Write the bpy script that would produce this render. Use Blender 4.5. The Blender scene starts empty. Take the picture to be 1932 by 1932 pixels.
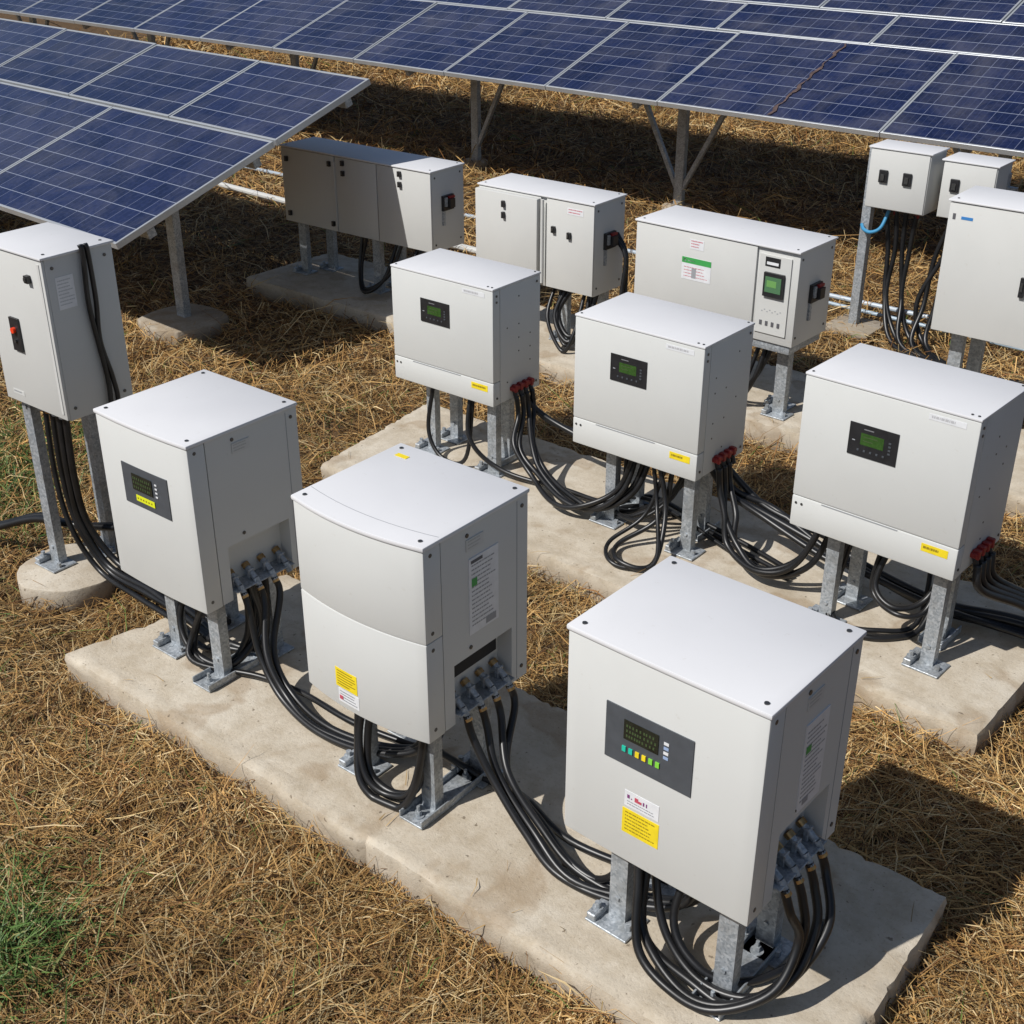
import bpy, bmesh, math, random
import numpy as np
from mathutils import Vector, Matrix, noise
random.seed(7); np.random.seed(7)
scene=bpy.context.scene
COL=scene.collection
R=math.radians

# ------------------------------------------------------------------ materials
def nmat(name):
    m=bpy.data.materials.new(name); m.use_nodes=True
    nt=m.node_tree; b=nt.nodes['Principled BSDF']
    return m,nt,b
def N(nt,t,**kw):
    n=nt.nodes.new(t)
    for k,v in kw.items(): setattr(n,k,v)
    return n
def ramp(nt,fac,stops):
    r=N(nt,'ShaderNodeValToRGB'); e=r.color_ramp.elements
    while len(e)<len(stops): e.new(.5)
    for i,(p,c) in enumerate(stops):
        e[i].position=p; e[i].color=(c[0],c[1],c[2],1) if hasattr(c,'__len__') else (c,c,c,1)
    nt.links.new(fac,r.inputs[0]); return r.outputs[0]
def noi(nt,vec,scale,detail=4,rough=.55,dist=0):
    n=N(nt,'ShaderNodeTexNoise'); n.inputs['Scale'].default_value=scale; n.inputs['Detail'].default_value=detail
    n.inputs['Roughness'].default_value=rough; n.inputs['Distortion'].default_value=dist
    if vec is not None: nt.links.new(vec,n.inputs['Vector'])
    return n.outputs[0]
def mix(nt,fac,a,b,mode='MIX'):
    n=N(nt,'ShaderNodeMix',data_type='RGBA',blend_type=mode)
    for i,v in ((0,fac),(6,a),(7,b)):
        if isinstance(v,bpy.types.NodeSocket): nt.links.new(v,n.inputs[i])
        elif i==0: n.inputs[0].default_value=v
        else: n.inputs[i].default_value=(v[0],v[1],v[2],1)
    return n.outputs[2]
def bump(nt,b,h,strength,dist=.002):
    n=N(nt,'ShaderNodeBump'); n.inputs['Strength'].default_value=strength; n.inputs['Distance'].default_value=dist
    nt.links.new(h,n.inputs['Height']); nt.links.new(n.outputs[0],b.inputs['Normal'])
_sm={}
def simple(name,col,rough=.5,metal=0,nz=0.0,scale=30):
    if name in _sm: return _sm[name]
    m,nt,b=nmat(name); b.inputs['Roughness'].default_value=rough; b.inputs['Metallic'].default_value=metal
    if nz>0:
        tc=N(nt,'ShaderNodeTexCoord')
        n=noi(nt,tc.outputs['Object'],scale,2)
        lo=[c*(1-nz) for c in col]; hi=[min(1,c*(1+nz)) for c in col]
        nt.links.new(ramp(nt,n,[(.3,lo),(.7,hi)]),b.inputs['Base Color'])
    else: b.inputs['Base Color'].default_value=(*col,1)
    _sm[name]=m
    return m
def paint(name,col,rough=.55):
    m,nt,b=nmat(name)
    geo=N(nt,'ShaderNodeNewGeometry'); pos=geo.outputs['Position']
    n1=noi(nt,pos,2.6,4,.6,.3)
    base=ramp(nt,n1,[(.3,[c*.975 for c in col]),(.7,[c*1.015 for c in col])])
    n2=noi(nt,pos,34,3,.7)
    base=mix(nt,ramp(nt,n2,[(.66,0),(.74,.16)]),base,(.36,.31,.24))
    nt.links.new(base,b.inputs['Base Color'])
    nt.links.new(ramp(nt,n1,[(.3,rough-.04),(.7,rough+.08)]),b.inputs['Roughness'])
    b.inputs['Specular IOR Level'].default_value=.28
    return m
PAINT=paint('powder_coated_grey',(.585,.592,.578))
PAINTL=paint('powder_coated_light',(.64,.64,.655),.58)
PAINTC=paint('cabinet_grey',(.56,.562,.545))
DARK=simple('dark_gap',(.02,.02,.022),.8)
BLACK=simple('black_plastic',(.018,.018,.02),.38,0,.2)
PANELG=simple('display_slate',(.07,.078,.09),.4,0,.08)
LCD=simple('lcd_dark',(.018,.02,.014),.12,0,.3)
LCDG=simple('lcd_green',(.035,.085,.018),.18,0,.2,60)
LCDS=simple('lcd_segments',(.055,.085,.035),.3)
YEL=simple('yellow_sticker',(.80,.62,.02),.5,0,.08)
WHT=simple('white_sticker',(.70,.71,.73),.5,0,.05)
INK=simple('ink',(.10,.10,.11),.6)
OLV=simple('olive_ink',(.28,.20,.01),.6)
GINK=simple('grey_ink',(.30,.31,.33),.6)
REDP=simple('red_plastic',(.26,.018,.018),.5,0,.2)
REDI=simple('red_ink',(.50,.08,.12),.5)
PUR=simple('purple_ink',(.20,.05,.18),.5)
GRN=simple('green_print',(.05,.33,.08),.5)
TEAL=simple('teal_button',(.02,.5,.36),.4)
LIME=simple('lime_button',(.22,.62,.06),.4)
BLUE=simple('blue_conduit',(.05,.25,.45),.4)
BRASS=simple('brass',(.45,.28,.12),.35,.9,.3,60)
SCREW=simple('screw_steel',(.12,.12,.12),.4,.8,.2,80)
def galv():
    m,nt,b=nmat('galvanised_steel')
    geo=N(nt,'ShaderNodeNewGeometry'); pos=geo.outputs['Position']
    v=N(nt,'ShaderNodeTexVoronoi'); v.inputs['Scale'].default_value=120; nt.links.new(pos,v.inputs['Vector'])
    sep=N(nt,'ShaderNodeSeparateColor'); nt.links.new(v.outputs['Color'],sep.inputs[0])
    c1=ramp(nt,sep.outputs[0],[(0,(.27,.30,.33)),(1,(.50,.53,.56))])
    n=noi(nt,pos,11,4,.65); c=mix(nt,ramp(nt,n,[(.45,0),(.72,.65)]),c1,(.22,.22,.21))
    nt.links.new(c,b.inputs['Base Color']); b.inputs['Metallic'].default_value=.45
    nt.links.new(ramp(nt,sep.outputs[1],[(0,.42),(1,.65)]),b.inputs['Roughness'])
    return m
GALV=galv()
ALU=simple('aluminium_frame',(.50,.52,.54),.42,.5,.06,4)
RUB=simple('black_cable',(.010,.010,.011),.38,0,.5,9)
def concrete(name,dark=1):
    m,nt,b=nmat(name)
    geo=N(nt,'ShaderNodeNewGeometry'); pos=geo.outputs['Position']
    big=noi(nt,pos,1.8,5,.65,.5); med=noi(nt,pos,9,5,.7); fine=noi(nt,pos,75,4,.75)
    c=ramp(nt,big,[(.3,(.43*dark,.365*dark,.28*dark)),(.5,(.54*dark,.475*dark,.38*dark)),(.72,(.62*dark,.565*dark,.475*dark))])
    c=mix(nt,ramp(nt,med,[(.38,.42),(.58,0)]),c,(.34*dark,.27*dark,.18*dark))
    st=noi(nt,pos,3.4,3,.5,.25)
    c=mix(nt,ramp(nt,st,[(.55,0),(.60,.38),(.615,.48),(.70,.25)]),c,(.30,.21,.125))
    c=mix(nt,ramp(nt,fine,[(.33,.40),(.42,0)]),c,(.20,.16,.12))
    c=mix(nt,ramp(nt,fine,[(.58,0),(.72,.28)]),c,(.68,.63,.54))
    pit=noi(nt,pos,38,2,.5); c=mix(nt,ramp(nt,pit,[(.27,.7),(.30,0)]),c,(.12,.09,.06))
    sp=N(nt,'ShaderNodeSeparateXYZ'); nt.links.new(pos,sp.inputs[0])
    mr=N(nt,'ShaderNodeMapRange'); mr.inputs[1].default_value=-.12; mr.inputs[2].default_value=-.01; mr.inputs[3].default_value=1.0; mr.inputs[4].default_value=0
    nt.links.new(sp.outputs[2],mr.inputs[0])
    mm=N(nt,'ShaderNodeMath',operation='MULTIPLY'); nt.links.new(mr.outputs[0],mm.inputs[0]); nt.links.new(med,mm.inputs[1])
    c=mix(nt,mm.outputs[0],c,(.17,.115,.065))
    nt.links.new(c,b.inputs['Base Color']); b.inputs['Roughness'].default_value=.92; b.inputs['Specular IOR Level'].default_value=.2
    h=N(nt,'ShaderNodeMath',operation='ADD'); nt.links.new(med,h.inputs[0]); nt.links.new(fine,h.inputs[1])
    bump(nt,b,h.outputs[0],.55,.005)
    return m
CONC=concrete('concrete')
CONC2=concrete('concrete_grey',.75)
def cells():
    m,nt,b=nmat('solar_cells')
    uv=N(nt,'ShaderNodeUVMap'); s=N(nt,'ShaderNodeSeparateXYZ'); nt.links.new(uv.outputs[0],s.inputs[0])
    def line(sock,mul,w):
        a=N(nt,'ShaderNodeMath',operation='MULTIPLY'); nt.links.new(sock,a.inputs[0]); a.inputs[1].default_value=mul
        f=N(nt,'ShaderNodeMath',operation='PINGPONG'); nt.links.new(a.outputs[0],f.inputs[0]); f.inputs[1].default_value=.5
        l=N(nt,'ShaderNodeMath',operation='LESS_THAN'); nt.links.new(f.outputs[0],l.inputs[0]); l.inputs[1].default_value=w
        return l.outputs[0]
    lu=line(s.outputs[0],1,.012); lv=line(s.outputs[1],1,.018); bb=line(s.outputs[0],3,.035)
    fl=N(nt,'ShaderNodeVectorMath',operation='FLOOR'); nt.links.new(uv.outputs[0],fl.inputs[0])
    oi=N(nt,'ShaderNodeObjectInfo')
    ad=N(nt,'ShaderNodeVectorMath',operation='ADD'); nt.links.new(fl.outputs[0],ad.inputs[0]); nt.links.new(oi.outputs['Location'],ad.inputs[1])
    wn=N(nt,'ShaderNodeTexWhiteNoise'); nt.links.new(ad.outputs[0],wn.inputs['Vector'])
    vo=N(nt,'ShaderNodeTexVoronoi'); vo.inputs['Scale'].default_value=9; nt.links.new(uv.outputs[0],vo.inputs['Vector'])
    sepc=N(nt,'ShaderNodeSeparateColor'); nt.links.new(vo.outputs['Color'],sepc.inputs[0])
    k=N(nt,'ShaderNodeMath',operation='ADD'); nt.links.new(wn.outputs[0],k.inputs[0]); nt.links.new(sepc.outputs[0],k.inputs[1])
    hk=N(nt,'ShaderNodeMath',operation='MULTIPLY'); nt.links.new(k.outputs[0],hk.inputs[0]); hk.inputs[1].default_value=.5
    c=ramp(nt,hk.outputs[0],[(0,(.006,.010,.036)),(1,(.018,.026,.084))])
    pr=ramp(nt,oi.outputs['Random'],[(0,(.75,.8,.85)),(1,(1.3,1.25,1.15))]); c=mix(nt,1.0,c,pr,'MULTIPLY')
    c=mix(nt,bb,c,(.030,.040,.088))
    c=mix(nt,lv,c,(.25,.28,.36)); c=mix(nt,lu,c,(.15,.17,.25))
    geo=N(nt,'ShaderNodeNewGeometry')
    du=noi(nt,geo.outputs['Position'],1.5,5,.7,1.2)
    c=mix(nt,ramp(nt,du,[(.42,0),(.72,.17)]),c,(.27,.26,.27))
    nt.links.new(c,b.inputs['Base Color'])
    nt.links.new(ramp(nt,du,[(.4,.06),(.7,.34)]),b.inputs['Roughness'])
    b.inputs['IOR'].default_value=1.5
    return m
CELLS=cells()
def attrmat(name,rough=.75):
    m,nt,b=nmat(name)
    a=N(nt,'ShaderNodeAttribute'); a.attribute_name='Col'
    nt.links.new(a.outputs['Color'],b.inputs['Base Color']); b.inputs['Roughness'].default_value=rough
    b.inputs['Specular IOR Level'].default_value=.25
    return m
STRAW=attrmat('dry_straw',.6); GRASS=attrmat('green_grass',.5)
def soil():
    m,nt,b=nmat('straw_soil')
    geo=N(nt,'ShaderNodeNewGeometry'); pos=geo.outputs['Position']
    mp=N(nt,'ShaderNodeMapping'); mp.inputs['Scale'].default_value=(60,14,20); mp.inputs['Rotation'].default_value=(0,0,.6); nt.links.new(pos,mp.inputs[0])
    f=noi(nt,mp.outputs[0],1,4,.65,1.5)
    c=ramp(nt,f,[(.35,(.026,.014,.007)),(.52,(.09,.05,.02)),(.7,(.24,.145,.06))])
    nt.links.new(c,b.inputs['Base Color']); b.inputs['Roughness'].default_value=.95
    return m
SOIL=soil()

# ------------------------------------------------------------------ mesh helpers
class Part:
    def __init__(s): s.bm=bmesh.new(); s.mats=[]
    def mi(s,m):
        if m not in s.mats: s.mats.append(m)
        return s.mats.index(m)
    def merge(s,t,mat,smooth=True):
        k=s.mi(mat); mp={}
        for v in t.verts: mp[v]=s.bm.verts.new(v.co)
        for f in t.faces:
            try: nf=s.bm.faces.new([mp[v] for v in f.verts]); nf.material_index=k; nf.smooth=smooth
            except ValueError: pass
        t.free()
    def box(s,x0,x1,y0,y1,z0,z1,mat,bev=0,seg=2,M=None):
        t=bmesh.new(); bmesh.ops.create_cube(t,size=1)
        for v in t.verts: v.co=Vector(((x0+x1)/2+v.co.x*(x1-x0),(y0+y1)/2+v.co.y*(y1-y0),(z0+z1)/2+v.co.z*(z1-z0)))
        if bev>0: bmesh.ops.bevel(t,geom=t.edges[:],offset=bev,segments=seg,affect='EDGES',profile=.5,clamp_overlap=True)
        if M is not None: bmesh.ops.transform(t,matrix=M,verts=t.verts[:])
        s.merge(t,mat)
    def poly(s,pts,h0,h1,mat,axis='z',bev=0):
        t=bmesh.new()
        def P(p,h): return Vector((p[0],p[1],h)) if axis=='z' else Vector((h,p[0],p[1]))
        a=[t.verts.new(P(p,h0)) for p in pts]; b=[t.verts.new(P(p,h1)) for p in pts]
        n=len(pts)
        t.faces.new(a[::-1]); t.faces.new(b)
        for i in range(n): t.faces.new((a[i],a[(i+1)%n],b[(i+1)%n],b[i]))
        bmesh.ops.recalc_face_normals(t,faces=t.faces[:])
        if bev>0:
            eg=[e for e in t.edges if len(e.link_faces)==2 and e.calc_face_angle(0)>.5]
            bmesh.ops.bevel(t,geom=eg,offset=bev,segments=2,affect='EDGES',profile=.5,clamp_overlap=True)
        s.merge(t,mat)
    def cyl(s,p0,p1,r,mat,seg=14,r2=None):
        p0=Vector(p0);p1=Vector(p1); d=p1-p0; L=d.length
        t=bmesh.new(); bmesh.ops.create_cone(t,cap_ends=True,segments=seg,radius1=r,radius2=r if r2 is None else r2,depth=L)
        M=Matrix.Translation((p0+p1)/2)@d.to_track_quat('Z','Y').to_matrix().to_4x4()
        bmesh.ops.transform(t,matrix=M,verts=t.verts[:]); s.merge(t,mat)
    def beam(s,p0,p1,w,mat,bev=.002):
        p0=Vector(p0);p1=Vector(p1); d=p1-p0
        M=Matrix.Translation((p0+p1)/2)@d.to_track_quat('Z','Y').to_matrix().to_4x4()
        s.box(-w/2,w/2,-w/2,w/2,-d.length/2,d.length/2,mat,bev,1,M)
    def quad8(s,c,mat):
        t=bmesh.new(); v=[t.verts.new(Vector(p)) for p in c]
        for f in ((0,1,2,3),(7,6,5,4),(0,4,5,1),(1,5,6,2),(2,6,7,3),(3,7,4,0)): t.faces.new([v[i] for i in f])
        bmesh.ops.recalc_face_normals(t,faces=t.faces[:]); s.merge(t,mat,False)
    def obj(s,name,parent=None,loc=(0,0,0),label=None):
        me=bpy.data.meshes.new(name); s.bm.normal_update(); s.bm.to_mesh(me); s.bm.free()
        for m in s.mats: me.materials.append(m)
        me.set_sharp_from_angle(angle=R(35))
        o=bpy.data.objects.new(name,me); COL.objects.link(o); o.location=loc
        if parent: o.parent=parent
        if label: o['label']=label
        return o
def empty(name,loc,rot,label,cat,group=None):
    e=bpy.data.objects.new(name,None); e.empty_display_size=.1; COL.objects.link(e)
    e.location=loc; e.rotation_euler=(0,0,rot); e['label']=label; e['category']=cat
    if group: e['group']=group
    return e

def chan(w,d,t):
    return [(-w/2,0),(w/2,0),(w/2,d),(w/2-t,d),(w/2-t,t),(-w/2+t,t),(-w/2+t,d),(-w/2,d)]
def leg(parent,x,y,z1,w=.060,foot='small',flen=.26,z0=0,d=.042):
    p=Part(); p.poly([(a+x,b+y) for a,b in chan(w,d,.005)],z0+.008,z1,GALV)
    for zz in (z0+.09,z1-.05): p.cyl((x,y+.001,zz),(x,y-.006,zz),.008,GALV,6)
    lg=p.obj('leg',parent)
    f=Part()
    if foot=='small':
        f.box(x-.075,x+.075,y-.06,y+.06,z0+.0015,z0+.010,GALV,.002,1)
        f.box(x-.072,x-.040,y-.056,y+.056,z0+.010,z0+.034,GALV,.003,1)
        f.cyl((x-.056,y-.02,z0+.034),(x-.056,y-.02,z0+.037),.017,GALV,12)
        f.cyl((x-.056,y-.02,z0+.037),(x-.056,y-.02,z0+.055),.010,GALV,6); f.cyl((x+.052,y-.015,z0+.01),(x+.052,y-.015,z0+.03),.011,GALV,6)
    else:
        f.box(x-.05,x+.05,y-.09,y+flen,z0+.0015,z0+.010,GALV,.002,1)
        f.box(x-.05,x-.044,y-.09,y+flen,z0+.010,z0+.034,GALV,.001,1)
        f.box(x+.044,x+.05,y-.09,y+flen,z0+.010,z0+.034,GALV,.001,1)
        for yy in (y-.05,y+flen-.05):
            f.cyl((x,yy,z0+.01),(x,yy,z0+.014),.020,GALV,14); f.cyl((x,yy,z0+.014),(x,yy,z0+.032),.011,GALV,6); f.cyl((x,yy,z0+.03),(x,yy,z0+.05),.006,GALV,8)
    f.obj('foot_plate',lg)
    return lg

class Unit:
    def __init__(s,name,X,Y,W,D,zb,zt,a,label,cat,group=None,sag=0,z0=0):
        s.W,s.D,s.zb,s.zt,s.sag=W,D,zb,zt,sag; s.z0=z0; s.off=0
        a=R(a); ca,sa=math.cos(a),math.sin(a)
        cx=X-W/2*ca-D/2*sa; cy=Y-W/2*sa+D/2*ca
        s.e=empty(name,(cx,cy,z0),a,label,cat,group); s.M=Matrix.Translation((cx,cy,0))@Matrix.Rotation(a,4,'Z')
    def surf(s,x): return -s.D/2-s.sag*(1-(2*x/s.W)**2)
    def front(s,p,a0,a1,z0,z1,t0,t1,mat):
        x0=-s.W/2+a0;x1=-s.W/2+a1; f0=s.surf(x0);f1=s.surf(x1)
        p.quad8([(x0,f0-t1,z0),(x1,f1-t1,z0),(x1,f1-t1,z1),(x0,f0-t1,z1),(x0,f0-t0,z0),(x1,f1-t0,z0),(x1,f1-t0,z1),(x0,f0-t0,z1)],mat)
    def side(s,p,d0,d1,z0,z1,t0,t1,mat):
        x0=s.W/2+t0;x1=s.W/2+t1;y0=-s.D/2+d0;y1=-s.D/2+d1
        p.quad8([(x1,y0,z0),(x1,y1,z0),(x1,y1,z1),(x1,y0,z1),(x0,y0,z0),(x0,y1,z0),(x0,y1,z1),(x0,y0,z1)],mat)
    def sticker(s,face,a0,a1,z0,z1,mat,name='label',bars=4,seed=1,ink=None,extra=None,off=None,band=(.08,.92),th=.32):
        p=Part(); fn=s.front if face=='front' else s.side
        if off is None: off=s.off if face=='front' else 0
        fn(p,a0,a1,z0,z1,-.004,off+.0012,mat)
        rnd=random.Random(seed); ink=ink or INK
        H=(z1-z0); w=a1-a0
        if bars:
            lh=H*(band[1]-band[0])/bars
            for i in range(bars):
                zz=z0+H*band[1]-i*lh-lh*.2; xx=a0+w*.08
                end=a1-w*(.07+rnd.random()*.3)
                while xx<end:
                    l=w*(.02+rnd.random()*.09); l=min(l,end-xx)
                    fn(p,xx,xx+l,zz-lh*th,zz,off+.0012,off+.0016,ink); xx+=l+w*.018
        if extra:
            for (b0,b1,c0,c1,m) in extra: fn(p,a0+w*b0,a0+w*b1,z0+H*c0,z0+H*c1,off+.0016,off+.0021,m)
        return p.obj(name,s.e)
    def outline(s,y1,grow=0,inset=0,n=14):
        W=s.W/2+grow; pts=[]
        for i in range(n+1):
            x=-W+2*W*i/n; xx=max(-s.W/2,min(s.W/2,x)); pts.append((x,s.surf(xx)-grow))
        pts+= [(W,y1),(-W,y1)]
        return pts

def screws(p,pts,r,axis):
    for q in pts:
        q=Vector(q); p.cyl(q,q+Vector(axis)*.003,r,SCREW,10)

# ------------------------------------------------------------------ front-row inverter
def inverterA(X,Y,W,D,zb,zt,a,sag,label,kind):
    u=Unit('inverter',X,Y,W,D,zb,zt,a,label,'inverter','grey inverters on the front concrete plinth',sag)
    fd=.075; gap=.003; hw=W/2; y0=-D/2; y1=D/2; lidt=.016
    nb=.062
    p=Part(); p.box(-hw+.012,hw-nb-.01,y0+.012,y1-.012,zb+.012,zt-.006,DARK); p.obj('inner_casing',u.e)
    zmid=zb+(zt-zb)*.52
    if kind=='curved':
        for nm,(za,zc) in (('lower_front_cover',(zb,zmid-.001)),('front_cover',(zmid+.001,zt-lidt-.0015))):
            p=Part(); p.poly(u.outline(y0+fd),za,zc,PAINT,'z',.004); p.obj(nm,u.e)
    else:
        p=Part(); p.poly(u.outline(y0+fd),zb,zt-lidt-.0015,PAINT,'z',.005); p.obj('front_cover',u.e)
    p=Part()
    n0=y0+fd+.05; n1=y1-.08; nz=zb+.225
    p.box(-hw+.002,hw-nb,y0+fd+gap,y1,zb+.004,zt-lidt-.002,PAINT)
    yf=y0+fd+gap
    p.poly([(yf,zb+.004),(n0,zb+.004),(n0,nz),(n1,nz),(n1,zb+.004),(y1,zb+.004),(y1,zt-lidt-.002),(yf,zt-lidt-.002)],hw-nb,hw-.002,PAINT,'x')
    p.box(hw-.0025,hw-.001,y1-.055,y1-.053,zb+.01,zt-lidt-.01,GINK)
    p.obj('housing',u.e)
    p=Part(); p.poly(u.outline(y1+.004,.005),zt-lidt,zt,PAINTL,'z',.005)
    if kind=='curved':
        p.poly([(x,y) for x,y in [( -hw+.005+i*(W-.01)/12, u.surf(-hw+.005+i*(W-.01)/12)+.075) for i in range(13)]]+[( hw-.005-i*(W-.01)/12, u.surf(hw-.005-i*(W-.01)/12)+.077) for i in range(13)],zt+.0002,zt+.0006,GINK)
    sc=[(-hw+.03,u.surf(-hw+.03)+.03,zt),(hw-.03,u.surf(hw-.03)+.03,zt),(-hw+.03,y1-.03,zt),(hw-.03,y1-.03,zt)]
    screws(p,sc,.007,(0,0,1)); p.obj('lid',u.e)
    if kind=='curved':
        p=Part(); p.box(-hw+.05,-hw+.10,y1-.085,y1-.065,zt+.0005,zt+.0018,YEL); p.obj('logo_sticker',u.e)
    p=Part(); sp=[(hw-.002,y0+.03,zt-.04),(hw-.002,y0+.03,zb+.04),(hw-.002,y0+fd+.12,zt-.045),(hw-.002,y1-.03,zt-.05),(hw-.002,y1-.03,zb+.05),(hw-.002,n0+.08,nz+.03)]
    if kind=='curved': sp+=[(hw-.002,y0+.03,zmid+.03),(hw-.002,y0+.03,zmid-.03)]
    screws(p,sp,.007,(1,0,0)); p.obj('screw_set',u.e)
    if kind=='curved':
        u.sticker('side',.20,.34,zt-.40,zt-.13,WHT,'rating_label',15,3,ink=GINK,extra=[(.08,.26,.63,.73,GRN),(.55,.9,.03,.12,GINK),(.06,.45,.93,.97,INK)])
        p=Part(); u.side(p,fd+.055,D-.10,nz-.095,nz-.012,-nb+.0005,-nb+.010,DARK); p.obj('vent_slot',u.e)
    elif kind=='panel':
        u.sticker('side',.20,.32,zt-.43,zt-.15,WHT,'rating_label',16,5,ink=GINK,extra=[(.08,.3,.66,.74,GRN),(.2,.45,.05,.12,GINK)])
    u.sticker('side',.19,.27,zt-.10,zt-.06,PAINTC,'embossed_text_label',3,9,ink=simple('grey_print',(.40,.40,.39)))
    p=Part(); bz=zb+.035
    p.box(hw-nb+.001,hw+.018,n0+.006,n1-.006,bz,bz+.006,GALV,.002,1)
    p.obj('gland_bracket',u.e)
    ng=4
    u.glands=[]
    for i in range(ng):
        y=n0+.035+(n1-n0-.07)*i/(ng-1)
        g=Part(); a0=Vector((hw-.059,y,bz+.056)); a1=Vector((hw-.002,y,bz+.014)); a2=Vector((hw+.020,y,bz-.018))
        g.cyl(a0,a0.lerp(a1,.25),.0155,BRASS,12); g.cyl(a0.lerp(a1,.25),a1,.0115,GALV,12); g.cyl(a1,a2,.0125,GALV,10); g.cyl(a2,a2+(a2-a1)*.25,.0135,BRASS,10)
        g.box(hw-.036,hw-.020,y-.015,y+.015,bz+.007,bz+.046,GALV,.002,1)
        g.obj('cable_gland',u.e); u.glands.append(u.M@a2)
    zl=zb+.01
    leg(u.e,-hw+.115,y0+.12,zl,foot='small')
    leg(u.e,hw-.10,y0+.09,zl,foot='long',flen=.24)
    leg(u.e,hw-.10,y1-.15,zl,foot='small')
    leg(u.e,-hw+.115,y1-.12,zl,foot='small')
    return u
b1=inverterA(-3.35,2.35,.52,.50,.37,1.045,.3,.010,"light grey inverter with slate display panel and yellow strip",'plain')
b2=inverterA(-2.21,2.30,.54,.49,.375,1.075,.7,.032,"light grey inverter with bowed two-piece front and yellow warning sticker",'curved')
b3=inverterA(-1.06,2.25,.60,.47,.385,1.06,-1.2,.004,"light grey inverter with slate keypad panel and green buttons",'panel')
def display(u,a0,a1,z0,z1,kind):
    p=Part(); u.front(p,a0,a1,z0,z1,-.006,.004,PANELG if kind!='M' else BLACK); d=p.obj('display_panel',u.e)
    w=a1-a0;h=z1-z0
    def F(q,b0,b1,c0,c1,t0,t1,m): u.front(q,a0+w*b0,a0+w*b1,z0+h*c0,z0+h*c1,t0,t1,m)
    if kind=='B3':
        q=Part(); F(q,.22,.62,.48,.83,.004,.0055,LCD)
        rnd=random.Random(4)
        for r_ in range(3):
            x=.25
            while x<.58: F(q,x,x+.018,.53+r_*.09,.575+r_*.09,.0055,.006,LCDS); x+=.026+.02*rnd.random()
        q.obj('screen',d)
        for i,m in enumerate((TEAL,TEAL,YEL,YEL,LIME,LIME)):
            q=Part(); b=.21+i*.078; F(q,b,b+.044,.25,.345,.004,.007,m); q.obj('button',d)
        q=Part()
        for i in range(4): F(q,.68,.735,.46+i*.085,.51+i*.085,.004,.005,WHT if i%2 else simple('icon_blue',(.3,.4,.6)))
        q.obj('indicator_icons',d)
    elif kind=='B1':
        q=Part(); F(q,.22,.66,.42,.82,.004,.0055,LCD)
        rnd=random.Random(5)
        for r_ in range(3):
            x=.25
            while x<.62: F(q,x,x+.022,.47+r_*.11,.53+r_*.11,.0055,.006,LCDS); x+=.034+.02*rnd.random()
        q.obj('screen',d)
        q=Part(); F(q,.27,.68,.15,.30,.004,.0052,simple('lime_strip',(.70,.74,.02)))
        for i in range(6): F(q,.30+i*.06,.325+i*.06,.205,.245,.0052,.0057,OLV)
        q.obj('status_strip',d)
        q=Part()
        for i in range(4): F(q,.73,.775,.44+i*.1,.48+i*.1,.004,.005,WHT)
        q.obj('indicator_icons',d)
    else:
        q=Part(); F(q,.25,.72,.38,.74,.004,.005,LCDG); F(q,.3,.6,.62,.65,.005,.0055,LCDS); F(q,.3,.5,.5,.53,.005,.0055,LCDS); q.obj('screen',d)
        q=Part()
        for i in range(5): F(q,.2+i*.13,.24+i*.13,.17,.23,.004,.006,PANELG)
        for i in range(4): F(q,.82,.87,.3+i*.11,.35+i*.11,.004,.006,PANELG)
        F(q,.08,.14,.45,.48,.004,.005,GINK); F(q,.3,.5,.85,.88,.004,.005,simple('grey_mark',(.18,.18,.19)))
        q.obj('button_row',d)
display(b1,.135,.395,b1.zt-.325,b1.zt-.165,'B1')
display(b3,.135,.405,b3.zt-.35,b3.zt-.175,'B3')
b2.sticker('front',.165,.265,b2.zb+.078,b2.zb+.15,YEL,'warning_label',6,11,ink=OLV)
b2.sticker('front',.175,.27,b2.zb+.022,b2.zb+.072,WHT,'serial_label',4,12,ink=GINK,extra=[(.05,.22,.2,.5,REDI)])
b3.sticker('front',.205,.315,b3.zb+.192,b3.zb+.243,WHT,'logo_label',2,13,ink=GINK,band=(.08,.42),extra=[(.08,.15,.55,.78,PUR),(.19,.22,.55,.62,PUR),(.30,.40,.52,.80,REDI),(.40,.50,.52,.68,REDI),(.54,.58,.52,.75,PUR),(.63,.66,.52,.75,PUR)])
b3.sticker('front',.20,.318,b3.zb+.10,b3.zb+.182,YEL,'warning_label',6,14,ink=OLV)

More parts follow.
